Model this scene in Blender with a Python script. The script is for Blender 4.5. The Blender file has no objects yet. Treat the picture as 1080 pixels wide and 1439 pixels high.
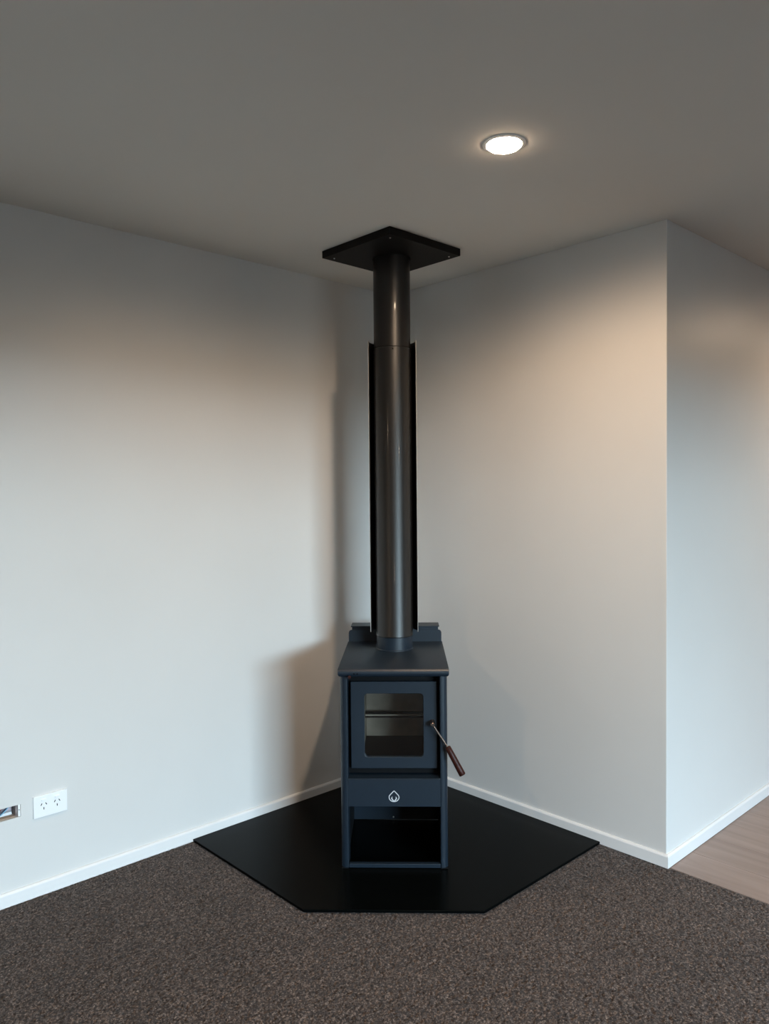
import bpy, bmesh, math, random
import numpy as np
from math import radians, sin, cos, pi
from mathutils import Vector, Matrix

random.seed(4)
sc = bpy.context.scene
COL = sc.collection

# ------------------------------------------------------------------ camera
yaw, pitch, roll = radians(46.56), radians(-1.45685), radians(-0.4969)
F = Vector((cos(yaw) * cos(pitch), sin(yaw) * cos(pitch), sin(pitch)))
R0 = Vector((sin(yaw), -cos(yaw), 0)); U0 = R0.cross(F)
R = R0 * cos(roll) + U0 * sin(roll); U = U0 * cos(roll) - R0 * sin(roll)
cd = bpy.data.cameras.new('camera'); cam = bpy.data.objects.new('camera', cd); COL.objects.link(cam)
M = Matrix((( R.x, U.x, -F.x), (R.y, U.y, -F.y), (R.z, U.z, -F.z))).to_4x4()
M.translation = Vector((-2.6999, -2.7811, 1.408))
cam.matrix_world = M
cd.sensor_fit = 'VERTICAL'; cd.sensor_height = 36.0; cd.lens = 1075.16 / 1439 * 36
cd.clip_start = 0.05; cd.clip_end = 200
sc.camera = cam

# ------------------------------------------------------------------ world, exposure
SKY = (0.765, 0.97, 1.10)
SKY_STRENGTH = 67.0
LAMP_COL = (1.0, 0.73, 0.50)
LAMP_STRENGTH = 900.0
w = bpy.data.worlds.new('sky'); sc.world = w; w.use_nodes = True
nt = w.node_tree; nt.nodes.clear()
out = nt.nodes.new('ShaderNodeOutputWorld'); bg = nt.nodes.new('ShaderNodeBackground')
tc = nt.nodes.new('ShaderNodeTexCoord'); sx = nt.nodes.new('ShaderNodeSeparateXYZ'); cr = nt.nodes.new('ShaderNodeValToRGB')
cr.color_ramp.elements[0].position = 0.0; cr.color_ramp.elements[0].color = (SKY[0], SKY[1], SKY[2], 1)
cr.color_ramp.elements[1].position = 1.0; cr.color_ramp.elements[1].color = (SKY[0] * .55, SKY[1] * .65, SKY[2] * .85, 1)
nt.links.new(tc.outputs['Generated'], sx.inputs[0]); nt.links.new(sx.outputs['Z'], cr.inputs[0])
nt.links.new(cr.outputs[0], bg.inputs[0]); bg.inputs[1].default_value = SKY_STRENGTH
nt.links.new(bg.outputs[0], out.inputs[0])

DX0, DX1, DH = -3.40, -0.80, 2.08          # glazed sliding door in the far wall
YB = -6.5
pl = bpy.data.lights.new('door_daylight_portal', 'AREA'); pl.shape = 'RECTANGLE'; pl.size = DX1 - DX0; pl.size_y = DH
pl.cycles.is_portal = True
po = bpy.data.objects.new('door_daylight_portal', pl); COL.objects.link(po)
po.location = ((DX0 + DX1) / 2, YB - 0.02, DH / 2); po.rotation_euler = (radians(90), 0, 0)

sc.view_settings.view_transform = 'Standard'; sc.view_settings.look = 'None'
sc.view_settings.gamma = 1.0; sc.view_settings.use_curve_mapping = False
sc.view_settings.exposure = 0.0
sc.cycles.use_denoising = True
sc.cycles.max_bounces = 10; sc.cycles.diffuse_bounces = 6; sc.cycles.sample_clamp_indirect = 6.0
sc.cycles.caustics_reflective = False; sc.cycles.caustics_refractive = False

# ------------------------------------------------------------------ materials
def mat(name, col, rough=0.5, metal=0.0, spec=0.5, coat=0.0, coat_r=0.05, var=0.0, vscale=20, bump=0.0, bscale=200, bdist=0.001,
        dark=None, stretch=None, em=None, em_s=0):
    m = bpy.data.materials.new(name); m.use_nodes = True
    t = m.node_tree; b = t.nodes['Principled BSDF']
    b.inputs['Base Color'].default_value = (*col, 1); b.inputs['Roughness'].default_value = rough
    b.inputs['Metallic'].default_value = metal; b.inputs['Specular IOR Level'].default_value = spec
    b.inputs['Coat Weight'].default_value = coat; b.inputs['Coat Roughness'].default_value = coat_r
    tcn = t.nodes.new('ShaderNodeTexCoord'); mp = t.nodes.new('ShaderNodeMapping')
    t.links.new(tcn.outputs['Object'], mp.inputs[0])
    if stretch: mp.inputs['Scale'].default_value = stretch
    if var > 0 or dark:
        nz = t.nodes.new('ShaderNodeTexNoise'); nz.inputs['Scale'].default_value = vscale; nz.inputs['Detail'].default_value = 5
        t.links.new(mp.outputs[0], nz.inputs['Vector'])
        r = t.nodes.new('ShaderNodeValToRGB')
        d = dark or tuple(c * (1 - var) for c in col)
        l = col if dark else tuple(min(1, c * (1 + var)) for c in col)
        r.color_ramp.elements[0].position = .35; r.color_ramp.elements[0].color = (*d, 1)
        r.color_ramp.elements[1].position = .65; r.color_ramp.elements[1].color = (*l, 1)
        t.links.new(nz.outputs[0], r.inputs[0]); t.links.new(r.outputs[0], b.inputs['Base Color'])
    if bump > 0:
        n2 = t.nodes.new('ShaderNodeTexNoise'); n2.inputs['Scale'].default_value = bscale; n2.inputs['Detail'].default_value = 3
        t.links.new(mp.outputs[0], n2.inputs['Vector'])
        bp = t.nodes.new('ShaderNodeBump'); bp.inputs['Strength'].default_value = bump; bp.inputs['Distance'].default_value = bdist
        t.links.new(n2.outputs[0], bp.inputs['Height']); t.links.new(bp.outputs[0], b.inputs['Normal'])
    if em:
        b.inputs['Emission Color'].default_value = (*em, 1); b.inputs['Emission Strength'].default_value = em_s
    return m

WALL = mat('wall_paint', (0.66, 0.655, 0.645), rough=0.42, spec=0.35, var=0.01, vscale=3, bump=0.12, bscale=160, bdist=0.0006)
CEIL = mat('ceiling_paint', (0.70, 0.68, 0.64), rough=0.9, spec=0.1, var=0.01, vscale=2)
FARWALL = mat('far_wall_low_bounce_dark', (0.24, 0.235, 0.225), rough=0.7, spec=0.2, var=0.02, vscale=3)  # unseen far walls set dark to cut bounced light in the room
SKIRT = mat('skirting_gloss', (0.76, 0.76, 0.76), rough=0.3, spec=0.5, var=0.01, vscale=5)
STOVE = mat('charcoal_stove_paint', (0.0062, 0.0140, 0.0245), rough=0.42, spec=0.50, bump=0.08, bscale=900, bdist=0.0003, var=0.05, vscale=30)
STOVE_IN = mat('stove_inner_steel', (0.004, 0.0042, 0.005), rough=0.6, spec=0.12, var=0.1)
FLUE = mat('flue_black_satin', (0.005, 0.0045, 0.0043), rough=0.38, spec=0.52, coat=0.10, coat_r=0.05, bump=0.05, bscale=700, bdist=0.0002, var=0.05)
SHIELD = mat('shield_black_inside', (0.012, 0.011, 0.011), rough=0.5, spec=0.3, var=0.05)
PLATE = mat('ceiling_plate_black', (0.005, 0.0042, 0.004), rough=0.5, spec=0.15, var=0.05)
GALV = mat('galvanised_edge', (0.34, 0.34, 0.33), rough=0.6, metal=0.0, var=0.05)
STEEL = mat('bright_steel', (0.62, 0.60, 0.58), rough=0.30, metal=1.0, var=0.05)
RODM = mat('dark_nickel_rod', (0.20, 0.165, 0.145), rough=0.32, metal=1.0, var=0.05)
SILVER = mat('silver_print', (0.62, 0.64, 0.67), rough=0.4, metal=0.2, var=0.02)
HEARTH = mat('hearth_powder_coat', (0.0016, 0.0021, 0.0021), rough=0.26, spec=0.045, bump=0.05, bscale=800, bdist=0.0002, var=0.08)
WOODGRIP = mat('dark_red_timber', (0.042, 0.009, 0.0055), rough=0.45, spec=0.22, dark=(0.020, 0.005, 0.0035), vscale=30, stretch=(6, 6, 1))
BRICK = mat('vermiculite', (0.50, 0.47, 0.43), rough=0.95, spec=0.1, dark=(0.36, 0.34, 0.31), vscale=14)
WHITEP = mat('white_plastic', (0.86, 0.88, 0.90), rough=0.25, spec=0.5, var=0.005)
DARKP = mat('slot_dark', (0.004, 0.004, 0.005), rough=0.8, spec=0.05, var=0.02)
TUBE = mat('pale_air_tube', (0.62, 0.60, 0.56), rough=0.5, var=0.1)
ALU = mat('dark_aluminium', (0.05, 0.05, 0.055), rough=0.4, metal=0.3, var=0.03)
TRIMW = mat('lamp_trim_white', (0.8, 0.8, 0.78), rough=0.4, var=0.01)
LENS = mat('lamp_lens', (0.9, 0.9, 0.9), rough=0.4, em=LAMP_COL, em_s=LAMP_STRENGTH)
GROUND = mat('dark_low_bounce_ground', (0.045, 0.043, 0.04), rough=0.9, var=0.15, vscale=2)  # set dark to cut daylight bounced up through the door
WIRE_B = mat('wire_navy', (0.012, 0.035, 0.08), rough=0.4, var=0.05)
WIRE_R = mat('wire_red', (0.45, 0.10, 0.10), rough=0.45, var=0.05)
WIRE_W = mat('wire_pale_blue', (0.25, 0.50, 0.68), rough=0.45, var=0.05)
PINK = mat('building_paper', (0.62, 0.50, 0.55), rough=0.8, dark=(0.5, 0.45, 0.5), vscale=25)
TIMBER = mat('framing_timber', (0.40, 0.30, 0.22), rough=0.8, dark=(0.30, 0.22, 0.17), vscale=20, stretch=(1, 8, 8))
GREYB = mat('mastic_grey', (0.30, 0.26, 0.26), rough=0.8, dark=(0.12, 0.1, 0.1), vscale=60)

# stove glass: thin pane that both lets light through and reflects the room
GLASS = bpy.data.materials.new('stove_glass'); GLASS.use_nodes = True
t = GLASS.node_tree; t.nodes.clear()
o_ = t.nodes.new('ShaderNodeOutputMaterial'); mx = t.nodes.new('ShaderNodeMixShader'); tr = t.nodes.new('ShaderNodeBsdfTransparent')
gl = t.nodes.new('ShaderNodeBsdfGlossy'); fr = t.nodes.new('ShaderNodeFresnel'); tcg = t.nodes.new('ShaderNodeTexCoord'); ng = t.nodes.new('ShaderNodeTexNoise')
rg = t.nodes.new('ShaderNodeMapRange')
tr.inputs[0].default_value = (0.82, 0.80, 0.77, 1); gl.inputs['Roughness'].default_value = 0.06; fr.inputs[0].default_value = 1.55
ng.inputs['Scale'].default_value = 12; t.links.new(tcg.outputs['Object'], ng.inputs['Vector']); t.links.new(ng.outputs[0], rg.inputs[0])
rg.inputs['To Min'].default_value = 0.05; rg.inputs['To Max'].default_value = 0.09; t.links.new(rg.outputs[0], gl.inputs['Roughness'])
t.links.new(fr.outputs[0], mx.inputs[0]); t.links.new(tr.outputs[0], mx.inputs[1]); t.links.new(gl.outputs[0], mx.inputs[2]); t.links.new(mx.outputs[0], o_.inputs[0])

# lamp lens: radiates into a downward beam of about 75 degrees either side, like a recessed LED
t = LENS.node_tree; b = t.nodes['Principled BSDF']
ge = t.nodes.new('ShaderNodeNewGeometry'); sp = t.nodes.new('ShaderNodeSeparateXYZ'); beam = t.nodes.new('ShaderNodeMapRange')
beam.interpolation_type = 'SMOOTHSTEP'; beam.inputs['From Min'].default_value = -0.46; beam.inputs['From Max'].default_value = -0.05
beam.inputs['To Min'].default_value = LAMP_STRENGTH; beam.inputs['To Max'].default_value = LAMP_STRENGTH * 0.045
t.links.new(ge.outputs['Incoming'], sp.inputs[0]); t.links.new(sp.outputs['Z'], beam.inputs['Value']); t.links.new(beam.outputs[0], b.inputs['Emission Strength'])

# clear window glass
WGLASS = bpy.data.materials.new('door_glass'); WGLASS.use_nodes = True
t = WGLASS.node_tree; t.nodes.clear()
o_ = t.nodes.new('ShaderNodeOutputMaterial'); mx = t.nodes.new('ShaderNodeMixShader'); tr = t.nodes.new('ShaderNodeBsdfTransparent')
gl = t.nodes.new('ShaderNodeBsdfGlossy'); fr = t.nodes.new('ShaderNodeFresnel'); gl.inputs['Roughness'].default_value = 0.02; fr.inputs[0].default_value = 1.45
tr.inputs[0].default_value = (0.93, 0.96, 0.96, 1)
t.links.new(fr.outputs[0], mx.inputs[0]); t.links.new(tr.outputs[0], mx.inputs[1]); t.links.new(gl.outputs[0], mx.inputs[2]); t.links.new(mx.outputs[0], o_.inputs[0])

# carpet: speckled brown-grey loop
CARPET = bpy.data.materials.new('carpet_twist'); CARPET.use_nodes = True
t = CARPET.node_tree; b = t.nodes['Principled BSDF']
tcn = t.nodes.new('ShaderNodeTexCoord'); v = t.nodes.new('ShaderNodeTexNoise'); v.inputs['Scale'].default_value = 160; v.inputs['Detail'].default_value = 3
v.inputs['Roughness'].default_value = 0.75
v2 = t.nodes.new('ShaderNodeTexNoise'); v2.inputs['Scale'].default_value = 3.2; v2.inputs['Detail'].default_value = 3
t.links.new(tcn.outputs['Object'], v.inputs['Vector']); t.links.new(tcn.outputs['Object'], v2.inputs['Vector'])
r = t.nodes.new('ShaderNodeValToRGB')
els = r.color_ramp.elements
els[0].position = .34; els[0].color = (0.008, 0.006, 0.005, 1); els[1].position = .72; els[1].color = (0.30, 0.235, 0.20, 1)
e = els.new(.52); e.color = (0.060, 0.0455, 0.0395, 1)
r2 = t.nodes.new('ShaderNodeMapRange'); r2.inputs['To Min'].default_value = 0.72; r2.inputs['To Max'].default_value = 1.06
mu = t.nodes.new('ShaderNodeVectorMath'); mu.operation = 'SCALE'
t.links.new(v.outputs[0], r.inputs[0]); t.links.new(v2.outputs[0], r2.inputs[0]); t.links.new(r.outputs[0], mu.inputs[0]); t.links.new(r2.outputs[0], mu.inputs['Scale'])
t.links.new(mu.outputs[0], b.inputs['Base Color']); b.inputs['Roughness'].default_value = 0.95; b.inputs['Specular IOR Level'].default_value = 0.15
b.inputs['Sheen Weight'].default_value = 0.1

# vinyl plank: pinkish grey-brown, grain along the plank (object y), tone per plank
PLANK = bpy.data.materials.new('oak_look_plank'); PLANK.use_nodes = True
t = PLANK.node_tree; b = t.nodes['Principled BSDF']
tcn = t.nodes.new('ShaderNodeTexCoord'); oi = t.nodes.new('ShaderNodeObjectInfo'); mp = t.nodes.new('ShaderNodeMapping'); mp.inputs['Scale'].default_value = (14, 1.1, 1)
ad = t.nodes.new('ShaderNodeVectorMath'); ad.operation = 'ADD'; sk = t.nodes.new('ShaderNodeVectorMath'); sk.operation = 'SCALE'; sk.inputs['Scale'].default_value = 53
cmb = t.nodes.new('ShaderNodeCombineXYZ')
for k in range(3): t.links.new(oi.outputs['Random'], cmb.inputs[k])
t.links.new(cmb.outputs[0], sk.inputs[0]); t.links.new(tcn.outputs['Object'], mp.inputs[0]); t.links.new(mp.outputs[0], ad.inputs[0]); t.links.new(sk.outputs[0], ad.inputs[1])
nz = t.nodes.new('ShaderNodeTexNoise'); nz.inputs['Scale'].default_value = 1.6; nz.inputs['Detail'].default_value = 6; nz.inputs['Distortion'].default_value = 0.6
t.links.new(ad.outputs[0], nz.inputs['Vector'])
r = t.nodes.new('ShaderNodeValToRGB'); r.color_ramp.elements[0].position = .3; r.color_ramp.elements[0].color = (0.222, 0.166, 0.142, 1)
r.color_ramp.elements[1].position = .68; r.color_ramp.elements[1].color = (0.290, 0.223, 0.192, 1)
mr = t.nodes.new('ShaderNodeMapRange'); mr.inputs['To Min'].default_value = 0.98; mr.inputs['To Max'].default_value = 1.03
mu = t.nodes.new('ShaderNodeVectorMath'); mu.operation = 'SCALE'
t.links.new(nz.outputs[0], r.inputs[0]); t.links.new(oi.outputs['Random'], mr.inputs[0]); t.links.new(r.outputs[0], mu.inputs[0]); t.links.new(mr.outputs[0], mu.inputs['Scale'])
t.links.new(mu.outputs[0], b.inputs['Base Color']); b.inputs['Roughness'].default_value = 0.42

# ------------------------------------------------------------------ helpers
def link(name, bm, m, parent=None, smooth=False, loc=None, rotz=None, bev=0, seg=2, angle=35):
    me = bpy.data.meshes.new(name)
    bmesh.ops.recalc_face_normals(bm, faces=bm.faces[:])
    bm.to_mesh(me); bm.free()
    me.materials.append(m)
    o = bpy.data.objects.new(name, me); COL.objects.link(o)
    if parent: o.parent = parent
    if loc: o.location = loc
    if rotz is not None: o.rotation_euler = (0, 0, rotz)
    if bev:
        md = o.modifiers.new('bevel', 'BEVEL'); md.width = bev; md.segments = seg; md.limit_method = 'ANGLE'; md.angle_limit = radians(30)
        md.harden_normals = False
    if smooth:
        for p in me.polygons: p.use_smooth = True
        me.set_sharp_from_angle(angle=radians(angle))
    return o

def tag(o, label=None, cat=None, group=None, kind=None):
    if label: o['label'] = label
    if cat: o['category'] = cat
    if group: o['group'] = group
    if kind: o['kind'] = kind
    return o

def empty(name, loc, rotz=0):
    o = bpy.data.objects.new(name, None); COL.objects.link(o); o.location = loc; o.rotation_euler = (0, 0, rotz)
    o.empty_display_size = 0.1
    return o

def box(bm, x0, x1, y0, y1, z0, z1):
    vs = [bm.verts.new((x, y, z)) for x in (x0, x1) for y in (y0, y1) for z in (z0, z1)]
    for f in ((0, 1, 3, 2), (4, 6, 7, 5), (0, 4, 5, 1), (2, 3, 7, 6), (0, 2, 6, 4), (1, 5, 7, 3)):
        bm.faces.new([vs[i] for i in f])
    return vs

def mbox(*a):
    bm = bmesh.new(); box(bm, *a); return bm

def prism(bm, pts, z0, z1):                      # plan outline extruded in z
    lo = [bm.verts.new((x, y, z0)) for x, y in pts]; hi = [bm.verts.new((x, y, z1)) for x, y in pts]
    n = len(pts)
    bm.faces.new(lo[::-1]); bm.faces.new(hi)
    for i in range(n):
        j = (i + 1) % n; bm.faces.new((lo[i], lo[j], hi[j], hi[i]))

def prism_xz(bm, pts, y0, y1):                   # front outline extruded in y
    lo = [bm.verts.new((x, y0, z)) for x, z in pts]; hi = [bm.verts.new((x, y1, z)) for x, z in pts]
    n = len(pts)
    bm.faces.new(lo); bm.faces.new(hi[::-1])
    for i in range(n):
        j = (i + 1) % n; bm.faces.new((lo[i], hi[i], hi[j], lo[j]))

def prism_yz(bm, pts, x0, x1):
    lo = [bm.verts.new((x0, y, z)) for y, z in pts]; hi = [bm.verts.new((x1, y, z)) for y, z in pts]
    n = len(pts)
    bm.faces.new(lo); bm.faces.new(hi[::-1])
    for i in range(n):
        j = (i + 1) % n; bm.faces.new((lo[i], hi[i], hi[j], lo[j]))

def rrect(x0, x1, z0, z1, r, n=6, corners=(1, 1, 1, 1)):
    cs = [((x0 + r, z0 + r), pi), ((x1 - r, z0 + r), 1.5 * pi), ((x1 - r, z1 - r), 0), ((x0 + r, z1 - r), .5 * pi)]
    raw = [(x0, z0), (x1, z0), (x1, z1), (x0, z1)]
    pts = []
    for k, ((cx, cz), a0) in enumerate(cs):
        if not corners[k]: pts.append(raw[k]); continue
        for i in range(n + 1):
            a = a0 + .5 * pi * i / n; pts.append((cx + r * cos(a), cz + r * sin(a)))
    return pts

def tube(bm, pts, r, seg=12, cap=True, closed=False):
    pts = [Vector(p) for p in pts]; rings = []; n = len(pts)
    up = None
    for i, p in enumerate(pts):
        if closed: d = pts[(i + 1) % n] - pts[i - 1]
        else: d = (pts[min(i + 1, n - 1)] - pts[max(i - 1, 0)])
        d.normalize()
        if up is None:
            up = Vector((0, 0, 1)) if abs(d.z) < .9 else Vector((1, 0, 0))
        a = d.cross(up).normalized(); b_ = a.cross(d).normalized(); up = b_
        rr = r[i] if isinstance(r, (list, tuple)) else r
        rings.append([bm.verts.new(p + (a * cos(2 * pi * k / seg) + b_ * sin(2 * pi * k / seg)) * rr) for k in range(seg)])
    for i in range(n if closed else n - 1):
        A, B = rings[i], rings[(i + 1) % n]
        for k in range(seg): bm.faces.new((A[k], A[(k + 1) % seg], B[(k + 1) % seg], B[k]))
    if cap and not closed:
        bm.faces.new(rings[0][::-1]); bm.faces.new(rings[-1])

def lathe(bm, prof, seg=48, cx=0, cy=0, axis='z', close=False):
    rings = []
    for r, z in prof:
        if r < 1e-6:
            rings.append([bm.verts.new((cx, cy, z))] * seg if axis == 'z' else [bm.verts.new((cx, z, cy))] * seg); continue
        ring = []
        for k in range(seg):
            a = 2 * pi * k / seg
            ring.append(bm.verts.new((cx + r * cos(a), cy + r * sin(a), z) if axis == 'z' else (cx + r * cos(a), z, cy + r * sin(a))))
        rings.append(ring)
    m = len(rings)
    for i in range(m if close else m - 1):
        A, B = rings[i], rings[(i + 1) % m]
        for k in range(seg):
            q = []
            for vv in (A[k], A[(k + 1) % seg], B[(k + 1) % seg], B[k]):
                if vv not in q: q.append(vv)
            if len(q) >= 3: bm.faces.new(q)

# ------------------------------------------------------------------ the room
H = 2.40; XW, XE = -5.6, 5.0; L = 1.4458
# left wall (y = 0) with the cut-out beside the socket
cx0, cx1, cz0, cz1 = -1.935, -1.8155, 0.2955, 0.3385
bm = bmesh.new()
xs = [XW, cx0, cx1, 0.0]; zs = [-.02, cz0, cz1, H]
for i in range(3):
    for j in range(3):
        if i == 1 and j == 1: continue
        v4 = [bm.verts.new((x, 0, z)) for x, z in ((xs[i], zs[j]), (xs[i + 1], zs[j]), (xs[i + 1], zs[j + 1]), (xs[i], zs[j + 1]))]
        bm.faces.new(v4)
bmesh.ops.remove_doubles(bm, verts=bm.verts[:], dist=1e-5)
geo = bmesh.ops.extrude_face_region(bm, geom=bm.faces[:])
for v_ in [g for g in geo['geom'] if isinstance(g, bmesh.types.BMVert)]: v_.co.y = 0.010
tag(link('wall_left', bm, WALL), kind='structure')
tag(link('wall_left_backing', mbox(XW, 0.0, 0.085, 0.10, -.06, H), TIMBER), kind='structure').name = 'cavity_backing_1'  # backing board behind the wall cavity, not trim
bm = bmesh.new(); prism(bm, [(0, 0.1), (0, -L), (XE, -L), (XE, 0.1)], -.06, H)
tag(link('wall_right', bm, WALL, bev=0.002, seg=2), kind='structure')
bm = bmesh.new(); box(bm, XW, DX0, YB - .12, YB, 0, H); box(bm, DX1, XE, YB - .12, YB, 0, H); box(bm, DX0, DX1, YB - .12, YB, DH, H)
tag(link('wall_back', bm, FARWALL), kind='structure')
tag(link('wall_west', mbox(XW - .1, XW, YB - .12, 0.1, -.06, H), FARWALL), kind='structure')
tag(link('wall_east', mbox(XE, XE + .1, YB - .12, 0.1, -.06, H), FARWALL), kind='structure')
tag(link('ceiling', mbox(XW - .1, XE + .1, YB - .12, 0.1, H, H + .1), CEIL), kind='structure')
ground = link('ground', mbox(-95, 95, -100, YB - .12, -.25, -.15), GROUND); tag(ground, kind='structure')

# added unseen ridge, shaped to cut low sky light on the upper walls
bm = bmesh.new(); rows = []
for i in range(61):
    x = -90 + 3 * i; hh = 3.1 + .5 * sin(i * .35) + .3 * sin(i * .9 + 1)
    rows.append([bm.verts.new((x, -62, -.3)), bm.verts.new((x, -70, hh * .75)), bm.verts.new((x, -78, hh)), bm.verts.new((x, -95, -.3))])
for i in range(60):
    for k in range(3): bm.faces.new((rows[i][k], rows[i + 1][k], rows[i + 1][k + 1], rows[i][k + 1]))
tag(link('sky_block_ridge', bm, mat('sky_block_ridge_dark', (0.03, 0.04, 0.025), rough=.95, var=.3, vscale=.4), smooth=True), kind='structure')

# glazed sliding door behind the camera, source of the daylight
dr = empty('window_1', ((DX0 + DX1) / 2, YB - .06, 0)); tag(dr, kind='structure')
hw = (DX1 - DX0) / 2
bm = bmesh.new()
box(bm, -hw, -hw + .05, -.04, .04, 0, DH); box(bm, hw - .05, hw, -.04, .04, 0, DH); box(bm, -hw + .05, hw - .05, -.04, .04, DH - .05, DH); box(bm, -hw + .05, hw - .05, -.04, .04, 0, .04)
box(bm, -.03, .03, -.03, .03, .04, DH - .05)
link('window_frame', bm, ALU, dr)
link('pane', mbox(-hw + .05, -.03, -.003, .003, .04, DH - .05), WGLASS, dr)
link('pane', mbox(.03, hw - .05, -.003, .003, .04, DH - .05), WGLASS, dr)

# added unseen row of boards, blocks low sky to even the wall daylight
bm = bmesh.new()
for i in range(190):
    x = -14 + i * .15; box(bm, x, x + .145, -11.5, -11.48, -.15, 1.60 + .01 * ((i * 7) % 3))
tag(link('sky_block_palings', bm, mat('sky_block_board', (0.10, 0.085, 0.07), rough=.9, var=.2, vscale=3)), kind='structure')

# skirting: board with a bevelled top edge
SKH, SKT = 0.048, 0.012
def skirting(name, A, B, nrm, e0=0, e1=0):
    A = Vector(A); B = Vector(B); N = Vector(nrm); d = (B - A).normalized()
    prof = [(0, 0), (SKT, 0), (SKT, SKH - .007), (SKT - .0015, SKH - .004), (SKT - .006, SKH), (0, SKH)]
    bm = bmesh.new(); ra = []; rb = []
    for t_, z in prof:
        pa = A + N * t_ - d * (t_ * e0); pb = B + N * t_ + d * (t_ * e1)
        ra.append(bm.verts.new((pa.x, pa.y, z))); rb.append(bm.verts.new((pb.x, pb.y, z)))
    n = len(prof)
    for i in range(n):
        j = (i + 1) % n; bm.faces.new((ra[i], ra[j], rb[j], rb[i]))
    bm.faces.new(ra); bm.faces.new(rb[::-1])
    o = link(name, bm, SKIRT); tag(o, kind='structure'); return o
skirting('baseboard_left', (XW, 0), (0, 0), (0, -1), 0, -1)
skirting('baseboard_right', (0, 0), (0, -L), (-1, 0), -1, 1)
skirting('baseboard_return', (0, -L), (XE, -L), (0, -1), 1, 0)

# floors
fl = link('floor', mbox(XW, XE, YB - .12, 0.1, -.06, -.0125), GROUND); tag(fl, kind='structure')
pw, pln = 0.18, 1.22
bmp = bmesh.new(); box(bmp, .0006, pw - .0006, .0006, pln - .0006, -.0125, -.002)
bmesh.ops.bevel(bmp, geom=[e for e in bmp.edges if all(v_.co.z > -.01 for v_ in e.verts)], offset=.0009, segments=1, affect='EDGES')
pm = bpy.data.meshes.new('plank'); bmesh.ops.recalc_face_normals(bmp, faces=bmp.faces[:]); bmp.to_mesh(pm); bmp.free(); pm.materials.append(PLANK)
for i in range(27):
    off = [0, .71, .33, 1.02, .52][i % 5]
    for j in range(6):
        y0 = -L - off - (j if off else j + 1) * pln
        y1 = y0 + pln
        if y0 < YB: continue
        if y1 > -L + .0001:                      # cut plank against the wall
            b2 = bmesh.new(); box(b2, .0006, pw - .0006, .0006, (-L - .0006) - y0, -.0125, -.002)
            o = link('plank', b2, PLANK, fl)
        else:
            o = bpy.data.objects.new('plank', pm); COL.objects.link(o); o.parent = fl
        o.location = (0.006 + i * pw, y0, 0)

# carpet with real pile relief in the part near the camera
def carpet():
    x0, x1, y0, y1, s_ = -2.75, 0.002, -3.2, -0.012, 0.0052
    nx, ny = int((x1 - x0) / s_), int((y1 - y0) / s_)
    rng = np.random.default_rng(7)
    gx, gy = np.meshgrid(np.linspace(x0, x1, nx), np.linspace(y0, y1, ny), indexing='ij')
    jx = (rng.random((nx, ny)) - .5) * s_ * .6; jy = (rng.random((nx, ny)) - .5) * s_ * .6
    hz = -0.0050 * rng.random((nx, ny)) ** 1.3
    low = np.sin(gx * 7 + 1.3 * np.sin(gy * 5)) * np.sin(gy * 6 + gx * 3) * .0005
    jx[0, :] = jx[-1, :] = 0; jy[:, 0] = jy[:, -1] = 0
    z = hz + low - .0006
    co = np.stack([gx + jx, gy + jy, z], -1).reshape(-1, 3)
    idx = np.arange(nx * ny).reshape(nx, ny)
    q = np.stack([idx[:-1, :-1], idx[1:, :-1], idx[1:, 1:], idx[:-1, 1:]], -1).reshape(-1, 4)
    cxm = co[q].mean(1)
    hid = (cxm[:, 0] > -1.14) & (cxm[:, 1] > -.70) ; keep = ~hid
    q = q[keep]
    # coarse remainder of the room's carpet
    ext = []; eq = []
    def quad(a, b_, c, d_):
        k = nx * ny + len(ext)
        ext.extend([(a, c, -.0025), (b_, c, -.0025), (b_, d_, -.0025), (a, d_, -.0025)]); eq.append((k, k + 1, k + 2, k + 3))
    quad(XW, x0, YB, y1); quad(x0, x1, YB, y0)
    quad(-1.15, x1, -.71, y1)
    co = np.vstack([co, np.array(ext)]); q = np.vstack([q, np.array(eq)])
    me = bpy.data.meshes.new('carpet')
    me.vertices.add(len(co)); me.vertices.foreach_set('co', co.astype(np.float32).ravel())
    me.loops.add(len(q) * 4); me.loops.foreach_set('vertex_index', q.astype(np.int32).ravel())
    me.polygons.add(len(q)); me.polygons.foreach_set('loop_start', np.arange(0, len(q) * 4, 4, dtype=np.int32))
    me.update(calc_edges=True); me.materials.append(CARPET)
    o = bpy.data.objects.new('carpet', me); COL.objects.link(o)
    tag(o, 'dark brown-grey speckled cut-pile carpet covering the living room floor', 'carpet', kind='stuff')
carpet()

# ------------------------------------------------------------------ downlights
def downlight(x, y, label, r=0.050):
    t_ = empty('downlight', (x, y, H)); tag(t_, label, 'downlight')
    bm = bmesh.new(); lathe(bm, [(r, 0.0), (r + .012, 0.0), (r + .011, -.0025), (r + .002, -.005), (r, -.004)], 48, close=True)
    link('trim_ring', bm, TRIMW, t_, smooth=True)
    bm = bmesh.new(); prof = [(r - .0005, -.0008)]
    for k in range(0, 8):
        a = k / 7 * pi / 2; prof.append(((r - .001) * cos(a), -.003 - .015 * sin(a)))
    prof[-1] = (0, -.018)
    lathe(bm, prof, 48)
    link('lens', bm, LENS, t_, smooth=True, angle=80)
    return t_
downlight(-0.9267, -1.4179, 'round lit warm-white downlight in the ceiling in front of the flue')
downlight(-3.962, -1.410, 'round warm-white ceiling downlight over the left part of the lounge')
downlight(1.75, -2.15, 'round warm-white ceiling downlight over the timber floored hall')
downlight(-0.9267, -4.45, 'round warm-white ceiling downlight near the glazed door, right one')
downlight(-3.962, -4.45, 'round warm-white ceiling downlight near the glazed door, left one')

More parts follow.
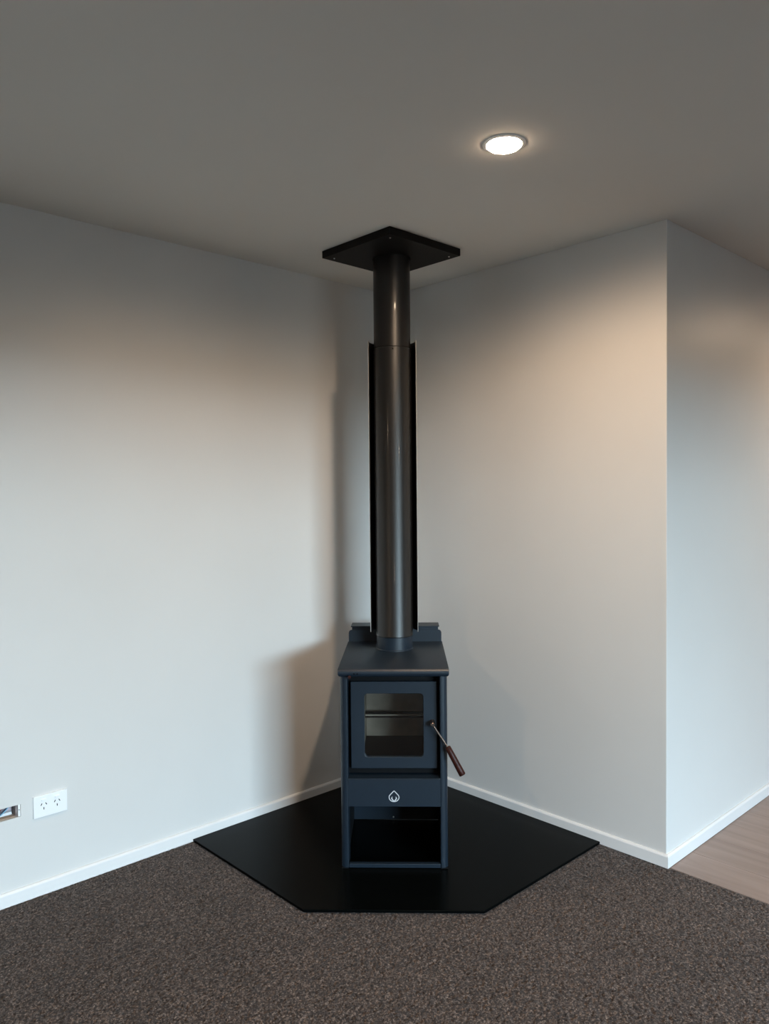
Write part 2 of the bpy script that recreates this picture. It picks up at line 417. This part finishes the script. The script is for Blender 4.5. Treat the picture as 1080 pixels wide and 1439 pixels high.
# ------------------------------------------------------------------ hearth plate
SK = SKT
a_, b_, c_, e_ = 1.1625, 1.1741, 0.7445, 0.7336
bm = bmesh.new()
prism(bm, [(-SK, -SK), (-a_, -SK), (-a_, -c_), (-e_, -b_), (-SK, -b_)], 0.0, 0.010)
hp = link('hearth_plate', bm, HEARTH, bev=.0012, seg=2)
tag(hp, 'black five-sided steel hearth plate in the corner under the wood stove', 'hearth')

# ------------------------------------------------------------------ wood stove (local x = right, -y = front)
Q0, S0 = 0.80, 0.008
def world(q, s, z=0): return (-.70710678 * q + .70710678 * s, -.70710678 * q - .70710678 * s, z)
stove = empty('wood_stove', world(Q0, S0, 0.010), radians(-45)); tag(stove, 'charcoal freestanding wood burning stove with glass door and open log store', 'stove')
ZB = 0.010
def Y(q): return Q0 - q
def Z(z): return z - ZB

def panel_pts(sgn):
    # sheet outline in plan: back -> outer side -> rounded front corner -> front return -> inner fold
    W = .1985; r = .020; th = .004; yf = Y(1.067); yb = Y(.56)
    outp = [(W, yb)]
    for k in range(9):
        a = k / 8 * pi / 2; outp.append((W - r + r * cos(a), yf + r - r * sin(a)))
    outp += [(.174, yf), (.1715, yf + .0015), (.1710, yf + .004), (.1710, yf + .075)]
    inn = [(.1710 + th, yf + .075), (.1710 + th, yf + .006)]
    for k in range(8, -1, -1):
        a = k / 8 * pi / 2; rr = r - th; inn.append((W - r + rr * cos(a), yf + r - rr * sin(a)))
    inn.append((W - th, yb))
    return [(x * sgn, y) for x, y in outp + inn]
for sgn in (-1, 1):
    bm = bmesh.new(); prism(bm, panel_pts(sgn), Z(.014), Z(.732))
    link('side_panel', bm, STOVE, stove, smooth=True, angle=30)
    # inner liner of the log store
    link('log_store_side', mbox(min(sgn * .1790, sgn * .194), max(sgn * .1790, sgn * .194), Y(.985), Y(.6405), Z(.014), Z(.236)), STOVE_IN, stove)
    for q in (1.052, .58):
        link('foot', mbox(min(sgn * .172, sgn * .197), max(sgn * .172, sgn * .197), Y(q + .014), Y(q - .014), Z(.010), Z(.0145)), STOVE_IN, stove)

# top plate: rounded front lip
bm = bmesh.new()
yf, yb = Y(1.076), Y(.545)
prof = [(yb, .757), (yf + .0082, .757), (yf + .0075, .7567), (yf + .0008, .7500), (yf, .7485), (yf, .740), (yf + .002, .734), (yf + .006, .7295), (yf + .011, .728), (yb, .728)]
xw = .205
nx_ = [(-xw, 1.0), (-xw, 1.0)]
# rounded lower side edges: taper the lower half inward at both ends
rows = []
for x, inset in ((-xw, 0), (xw, 0)):
    row = []
    for y, z in prof:
        ins = 0 if z > .738 else .007 * ((.738 - z) / .010) ** 2
        row.append(bm.verts.new((x - math.copysign(min(ins, .007), x), y, Z(z))))
    rows.append(row)
n = len(prof)
for i in range(n):
    j = (i + 1) % n; bm.faces.new((rows[0][i], rows[1][i], rows[1][j], rows[0][j]))
bm.faces.new(rows[0]); bm.faces.new(rows[1][::-1])
top = link('top_plate', bm, STOVE, stove, smooth=True, angle=40)
# air control knob on the lip and its two printed dots
bm = bmesh.new()
lathe(bm, [(0, -.012), (.0042, -.0115), (.0058, -.008), (.0058, -.003), (.003, -.002), (.003, .008), (0, .008)], 20, cx=-.1610, cy=Z(.7305), axis='y')
ak = link('air_control_knob', bm, WOODGRIP, stove, smooth=True); ak.location = (0, yf - .003, 0); ak['label'] = 'small dark red knob of the air slide'
bm = bmesh.new()
for x in (-.1445, -.1325):
    lathe(bm, [(0, -.0005), (.0030, -.0005), (.0030, .002), (0, .002)], 16, cx=x, cy=Z(.7405), axis='y')
pd = link('air_setting_dots', bm, DARKP, stove); pd.location = (0, yf, 0)

# rear upstand with rounded shoulders, and the rear heat shield with its overhanging cap
bm = bmesh.new(); prism_xz(bm, rrect(-.202, .202, Z(.728), Z(.8085), .013, 6, (0, 0, 1, 1)), Y(.549), Y(.544))
link('rear_upstand', bm, STOVE, stove, smooth=True, angle=40)
bm = bmesh.new(); box(bm, -.1885, .1885, Y(.542), Y(.462), Z(.12), Z(.8205))
rs = link('rear_heat_shield', bm, STOVE, stove, bev=.002)
bm = bmesh.new(); box(bm, -.193, .193, Y(.547), Y(.456), Z(.8205), Z(.8245)); link('shield_cap', bm, STOVE, rs, bev=.0008)
link('rear_panel', mbox(-.190, .190, Y(.64), Y(.636), Z(.012), Z(.73)), STOVE, stove)
lk = bmesh.new(); lathe(lk, [(0, -.004), (.003, -.003), (.004, 0), (0, 0)], 12, cx=-.012, cy=Z(.022), axis='y')
sc1 = link('screw', lk, STEEL, stove, smooth=True); sc1.location = (0, Y(.6405), 0)

# front frame behind the door, firebox lining
bm = bmesh.new()
yF = Y(1.012)
oo = [(-.1715, Z(.350)), (.1715, Z(.350)), (.1715, Z(.728)), (-.1715, Z(.728))]
ii = [(-.118, Z(.402)), (.118, Z(.402)), (.118, Z(.668)), (-.118, Z(.668))]
for ya in (yF, yF + .005):
    a = [bm.verts.new((x, ya, z)) for x, z in oo]; b2 = [bm.verts.new((x, ya, z)) for x, z in ii]
    for k in range(4): bm.faces.new((a[k], a[(k + 1) % 4], b2[(k + 1) % 4], b2[k]))
link('front_frame', bm, STOVE_IN, stove)
fb = link('firebox', mbox(-.150, .150, Y(.69), Y(.665), Z(.36), Z(.715)), STOVE_IN, stove)
link('firebrick', mbox(-.119, .119, Y(.722), Y(.692), Z(.398), Z(.700)), BRICK, fb)
link('firebrick', mbox(-.145, -.121, Y(1.0), Y(.692), Z(.398), Z(.700)), BRICK, fb)
link('firebrick', mbox(.121, .145, Y(1.0), Y(.692), Z(.398), Z(.700)), BRICK, fb)
link('firebox_floor', mbox(-.119, .119, Y(1.0), Y(.724), Z(.372), Z(.398)), STOVE_IN, fb)
link('baffle_plate', mbox(-.148, .148, Y(.95), Y(.692), Z(.702), Z(.712)), STOVE_IN, fb)
bm = bmesh.new(); tube(bm, [(-.119, Y(.80), Z(.507)), (.119, Y(.80), Z(.507))], .0034, 14)
link('air_tube', bm, TUBE, fb, smooth=True, angle=50)
link('air_tube_bracket', mbox(-.12, .12, Y(.792), Y(.776), Z(.494), Z(.516)), STOVE_IN, fb)

# door with rounded window opening
bm = bmesh.new()
outer = rrect(-.1608, .1615, Z(.375), Z(.7015), .003, 6); inner = rrect(-.1100, .1105, Z(.4175), Z(.6565), .014, 6)
yd0, yd1 = Y(1.035), Y(1.018)
ro = [[bm.verts.new((x, y, z)) for x, z in outer] for y in (yd0, yd1)]; ri = [[bm.verts.new((x, y, z)) for x, z in inner] for y in (yd0, yd1)]
N = len(outer)
for i in range(N):
    j = (i + 1) % N
    bm.faces.new((ro[0][i], ro[0][j], ri[0][j], ri[0][i])); bm.faces.new((ro[1][j], ro[1][i], ri[1][i], ri[1][j]))
    bm.faces.new((ro[0][i], ro[1][i], ro[1][j], ro[0][j])); bm.faces.new((ri[0][j], ri[1][j], ri[1][i], ri[0][i]))
door = link('door', bm, STOVE, stove, bev=.0018, seg=3, smooth=True, angle=30)
bm = bmesh.new(); prism_xz(bm, rrect(-.114, .1145, Z(.4135), Z(.6605), .014, 6), Y(1.0245), Y(1.0205))
gp = link('glass_pane', bm, GLASS, door); gp['label'] = 'clear ceramic glass pane'
# latch boss, rod and timber grip
hx = .1521 - S0
bm = bmesh.new(); lathe(bm, [(0, Y(1.073)), (.005, Y(1.073)), (.0085, Y(1.070)), (.0095, Y(1.064)), (.0095, Y(1.040)), (.011, Y(1.036)), (.011, Y(1.034)), (0, Y(1.034))], 28, cx=hx, cy=Z(.549), axis='y')
link('latch_boss', bm, RODM, door, smooth=True)
p0 = Vector((hx + .002, Y(1.066), Z(.546))); p1 = Vector((.2080 - S0, Y(1.088), Z(.4685))); p2 = Vector((.2585 - S0, Y(1.100), Z(.3745)))
bm = bmesh.new(); dd = (p1 - p0).normalized(); tube(bm, [p0, p0 + dd * .01, p1, p1 + dd * .012], [.0042, .0040, .0035, .0035], 14)
hr = link('handle_rod', bm, RODM, door, smooth=True, angle=60)
bm = bmesh.new(); d2 = (p2 - p1).normalized(); tube(bm, [p1 - d2 * .006, p1 - d2 * .004, p1 + d2 * .02, p2 - d2 * .02, p2 - d2 * .002, p2], [.0085, .0105, .0112, .0122, .0124, .0112], 24)
hg = link('handle_grip', bm, WOODGRIP, door, smooth=True, angle=50); hg['label'] = 'dark red-brown turned timber grip'
bm = bmesh.new(); tube(bm, [p2 - d2 * .001, p2 + d2 * .0015], .0035, 12); link('grip_screw', bm, STEEL, door)

# ledge, ash drawer with emblem, bottom rail
link('ledge', mbox(-.1712, .1712, Y(1.0665), Y(.94), Z(.3445), Z(.3475)), STOVE, stove, bev=.001)
drw = link('ash_drawer', mbox(-.1712, .1712, Y(1.0665), Y(1.0500), Z(.2425), Z(.3440)), STOVE, stove, bev=.0012)
link('drawer_tray', mbox(-.160, .160, Y(1.0495), Y(.70), Z(.250), Z(.335)), STOVE_IN, drw)
bm = bmesh.new()
ex, ez, ey = -.0008, Z(.2815), Y(1.0668)
def ribbon(pts, hw_, closed=False):                  # flat raised band in the drawer's face
    P = [Vector((x, z)) for x, z in pts]; n = len(P); L_, R2 = [], []
    for i, p in enumerate(P):
        a = P[(i - 1) % n] if closed or i > 0 else p; c = P[(i + 1) % n] if closed or i < n - 1 else p
        d = (c - a).normalized(); nn = Vector((-d.y, d.x)); w_ = hw_[i] if isinstance(hw_, list) else hw_
        L_.append(p + nn * w_); R2.append(p - nn * w_)
    def vv(p, y): return bm.verts.new((ex + p.x, y, ez + p.y))
    f = [(vv(a, ey), vv(b3, ey)) for a, b3 in zip(L_, R2)]; g = [(vv(a, ey + .0012), vv(b3, ey + .0012)) for a, b3 in zip(L_, R2)]
    for i in range(n if closed else n - 1):
        j = (i + 1) % n
        bm.faces.new((f[i][0], f[i][1], f[j][1], f[j][0])); bm.faces.new((f[i][0], f[j][0], g[j][0], g[i][0])); bm.faces.new((f[j][1], f[i][1], g[i][1], g[j][1]))
ey = Y(1.0674)
out_pts = [(.0183 * cos(radians(a)), -.0035 + .0160 * sin(radians(a))) for a in [-205 + 230 * k / 32 for k in range(33)]]
out_pts += [(.0120, .0085), (.0040, .0168), (0, .0205), (-.0040, .0168), (-.0120, .0085)]
ribbon(out_pts, .0016, True)
for sg in (-1, 1):
    ribbon([(0, -.0180), (sg * .0035, -.0152), (sg * .0062, -.0118), (sg * .0088, -.0078), (sg * .0078, -.0040), (sg * .0062, -.0008)], [.0014, .0018, .0020, .0024, .0016, .0004])
em = link('emblem', bm, SILVER, drw, smooth=True, angle=80); em['label'] = 'silver flame-in-a-drop emblem'
link('bottom_rail', mbox(-.1705, .1705, Y(1.0640), Y(1.046), Z(.0115), Z(.0265)), STOVE, stove, bev=.0012)
# flue socket on the top plate
FQ = 0.690
bm = bmesh.new(); lathe(bm, [(.0775, Z(.7565)), (.0775, Z(.760)), (.0752, Z(.762)), (.0752, Z(.835)), (.072, Z(.835)), (.072, Z(.7565))], 64, cx=0, cy=Y(FQ), close=True)
link('flue_socket', bm, STOVE, stove, smooth=True)

# ------------------------------------------------------------------ flue with its heat shield
flue = empty('flue_pipe', world(FQ, S0, 0.812), radians(-45)); tag(flue, 'tall black steel flue pipe with half-round heat shield rising from the stove', 'flue')
def ZF(z): return z - .812
bm = bmesh.new(); lathe(bm, [(.0772, ZF(.8125)), (.0782, ZF(.814)), (.0782, ZF(.818)), (.0770, ZF(.8205)), (.0770, ZF(1.998)), (.0755, ZF(2.0)), (.0745, ZF(2.0)), (.0755, ZF(.8365)), (.0755, ZF(.8125))], 96, close=True)
lp = link('lower_pipe', bm, FLUE, flue, smooth=True, angle=35)
bm = bmesh.new(); lathe(bm, [(.0738, ZF(1.97)), (.0738, ZF(2.0015)), (.0758, ZF(2.003)), (.0758, ZF(2.399)), (.070, ZF(2.399)), (.070, ZF(1.97))], 96, close=True)
link('upper_pipe', bm, FLUE, flue, smooth=True, angle=35)
bm = bmesh.new(); lathe(bm, [(0, -.0025), (.002, -.0022), (.003, 0), (0, .001)], 12, cx=0, cy=ZF(1.990), axis='y')
rv = link('rivet', bm, DARKP, flue, smooth=True); rv.location = (.004, -.0768, 0)
# half-round shield, open to the front
bm = bmesh.new(); RS = .0975; th = .0012; z0, z1 = ZF(.828), ZF(2.034)
outp = [(RS * cos(a), RS * sin(a)) for a in [pi * k / 40 for k in range(41)]]; inp = [((RS - th) * cos(a), (RS - th) * sin(a)) for a in [pi * k / 40 for k in range(40, -1, -1)]]
outp = [(RS, -.012)] + outp + [(-RS, -.012)]; inp = [(-RS + th, -.012)] + inp + [(RS - th, -.012)]
prism(bm, outp + inp, z0, z1)
sh = link('heat_shield', bm, SHIELD, flue, smooth=True, angle=30)
for sg in (-1, 1):
    x0_, x1_ = sorted((sg * RS, sg * (RS + .0018)))
    eo = link('shield_edge', mbox(x0_ - .0003, x1_, -.014, .004, z0, z1), GALV, sh); eo['label'] = 'thin bare-metal edge'
for zz in (1.0, 1.85):
    for an in (50, 130):
        ca, sa = cos(radians(an)), sin(radians(an))
        bm = bmesh.new(); tube(bm, [(.076 * ca, .076 * sa, ZF(zz)), ((RS - .0008) * ca, (RS - .0008) * sa, ZF(zz))], .004, 10)
        link('spacer', bm, STEEL, sh)

# ceiling plate
cpx, cpy = -.5048, -.5156
cp = empty('ceiling_plate', (cpx, cpy, H)); tag(cp, 'square black flue cover plate fixed to the ceiling around the flue', 'ceiling plate')
bm = bmesh.new(); h = .2; fx, fy = world(FQ, S0)[0] - cpx, world(FQ, S0)[1] - cpy
seg = 48
ring = [(fx + .0785 * cos(2 * pi * k / seg + pi / 4), fy + .0785 * sin(2 * pi * k / seg + pi / 4)) for k in range(seg)]
def sqp(k):
    a = 2 * pi * k / seg + pi / 4; c, s2 = cos(a), sin(a); m_ = max(abs(c), abs(s2)); return (h * c / m_, h * s2 / m_)
sq = [sqp(k) for k in range(seg)]
lo_o = [bm.verts.new((x, y, -.030)) for x, y in sq]; hi_o = [bm.verts.new((x, y, -.0005)) for x, y in sq]
lo_i = [bm.verts.new((x, y, -.030)) for x, y in ring]; hi_i = [bm.verts.new((x, y, -.0005)) for x, y in ring]
for i in range(seg):
    j = (i + 1) % seg
    bm.faces.new((lo_o[i], lo_o[j], lo_i[j], lo_i[i])); bm.faces.new((hi_o[j], hi_o[i], hi_i[i], hi_i[j]))
    bm.faces.new((lo_o[i], hi_o[i], hi_o[j], lo_o[j])); bm.faces.new((lo_i[j], hi_i[j], hi_i[i], lo_i[i]))
link('plate', bm, PLATE, cp, bev=.0015, seg=2)
for sx_, sy_ in ((-.6736, -.6857), (-.668, -.3493), (-.3346, -.6793), (-.336, -.347)):
    bm = bmesh.new(); lathe(bm, [(0, -.0035), (.0022, -.003), (.0036, 0), (0, .0)], 14)
    so = link('screw', bm, STEEL, cp, smooth=True); so.location = (sx_ - cpx, sy_ - cpy, -.030)

# ------------------------------------------------------------------ double power outlet on the left wall
px0, px1, pz0, pz1 = -1.7755, -1.6595, .2750, .3520
po_ = empty('power_outlet', ((px0 + px1) / 2, 0, (pz0 + pz1) / 2)); tag(po_, 'white double power outlet plate with two switches on the left wall', 'power outlet')
hx_, hz_ = (px1 - px0) / 2, (pz1 - pz0) / 2
bm = bmesh.new(); box(bm, -hx_, hx_, -.0085, 0, -hz_, hz_)
link('faceplate', bm, WHITEP, po_, bev=.0015, seg=3, smooth=True)
for cxp in (-.0235, .0225):
    bm = bmesh.new(); box(bm, cxp - .008, cxp + .008, -.0125, -.008, .0175, .0255); rk = link('rocker_switch', bm, WHITEP, po_, bev=.001)
    for dx, dz, an in ((-.0080, .0065, 30), (.0080, .0065, -30), (0, -.0085, 0)):
        bm = bmesh.new(); box(bm, -.0013, .0013, -.0092, -.008, -.0042, .0042)
        s_o = link('pin_slot', bm, DARKP, po_); s_o.location = (cxp + dx, 0, dz); s_o.rotation_euler = (0, radians(an), 0)

# ------------------------------------------------------------------ open wiring cut-out beside it
wc = empty('wiring_cutout', ((cx0 + cx1) / 2, 0.010, (cz0 + cz1) / 2)); tag(wc, 'open rectangular cut-out in the left wall with loose cables inside', 'cut-out')
wcx, wcy, wcz = wc.location
def WX(x): return x - wcx
def WY(y): return y - wcy
def WZ(z): return z - wcz
link('backing_paper', mbox(WX(cx0 - .03), WX(cx1 + .03), WY(.050), WY(.052), WZ(.24), WZ(.40)), PINK, wc)
link('timber_nog', mbox(WX(cx0 - .03), WX(cx1 + .02), WY(.012), WY(.049), WZ(.262), WZ(.299)), TIMBER, wc)
link('pale_packing', mbox(WX(cx0 - .02), WX(cx1 - .020), WY(.032), WY(.048), WZ(.2995), WZ(.309)), WHITEP, wc)
link('mounting_bracket', mbox(WX(cx1 - .0085), WX(cx1 - .001), WY(.001), WY(.006), WZ(cz0 + .001), WZ(cz1 - .001)), WHITEP, wc, bev=.0005)
bm = bmesh.new(); lathe(bm, [(0, -.0012), (.0016, -.001), (.0016, 0), (0, 0)], 10, axis='y'); so = link('screw', bm, DARKP, wc); so.location = (WX(cx1 - .005), WY(.001), WZ(.320))
link('bracket_side', mbox(WX(cx1 - .016), WX(cx1 - .0095), WY(.006), WY(.045), WZ(cz0 + .004), WZ(cz1 + .004)), GREYB, wc)
def cable(m, pts, r, lb):
    P = [Vector(p) for p in pts]; sm = []
    for i in range(len(P) - 1):
        a, b2, c, d = P[max(i - 1, 0)], P[i], P[i + 1], P[min(i + 2, len(P) - 1)]
        for k in range(8):
            u = k / 8; sm.append(.5 * ((2 * b2) + (c - a) * u + (2 * a - 5 * b2 + 4 * c - d) * u * u + (3 * b2 - a - 3 * c + d) * u ** 3))
    sm.append(P[-1]); bm = bmesh.new(); tube(bm, [(WX(p.x), WY(p.y), WZ(p.z)) for p in sm], r, 10)
    o = link('cable', bm, m, wc, smooth=True, angle=60); o['label'] = lb
cable(WIRE_B, [(-1.930, .018, .300), (-1.895, .014, .306), (-1.872, .014, .321), (-1.850, .020, .336), (-1.835, .034, .345)], .0024, 'navy blue cable')
cable(WIRE_W, [(-1.930, .026, .296), (-1.892, .022, .3015), (-1.866, .022, .316), (-1.846, .028, .331), (-1.832, .040, .342)], .0024, 'pale blue cable')
cable(WIRE_R, [(-1.930, .022, .309), (-1.897, .020, .313), (-1.880, .022, .325), (-1.862, .030, .338), (-1.855, .040, .346)], .0030, 'red cable')
cable(WIRE_B, [(-1.930, .030, .310), (-1.890, .028, .316), (-1.868, .030, .329), (-1.852, .040, .343)], .0018, 'thin navy blue cable')
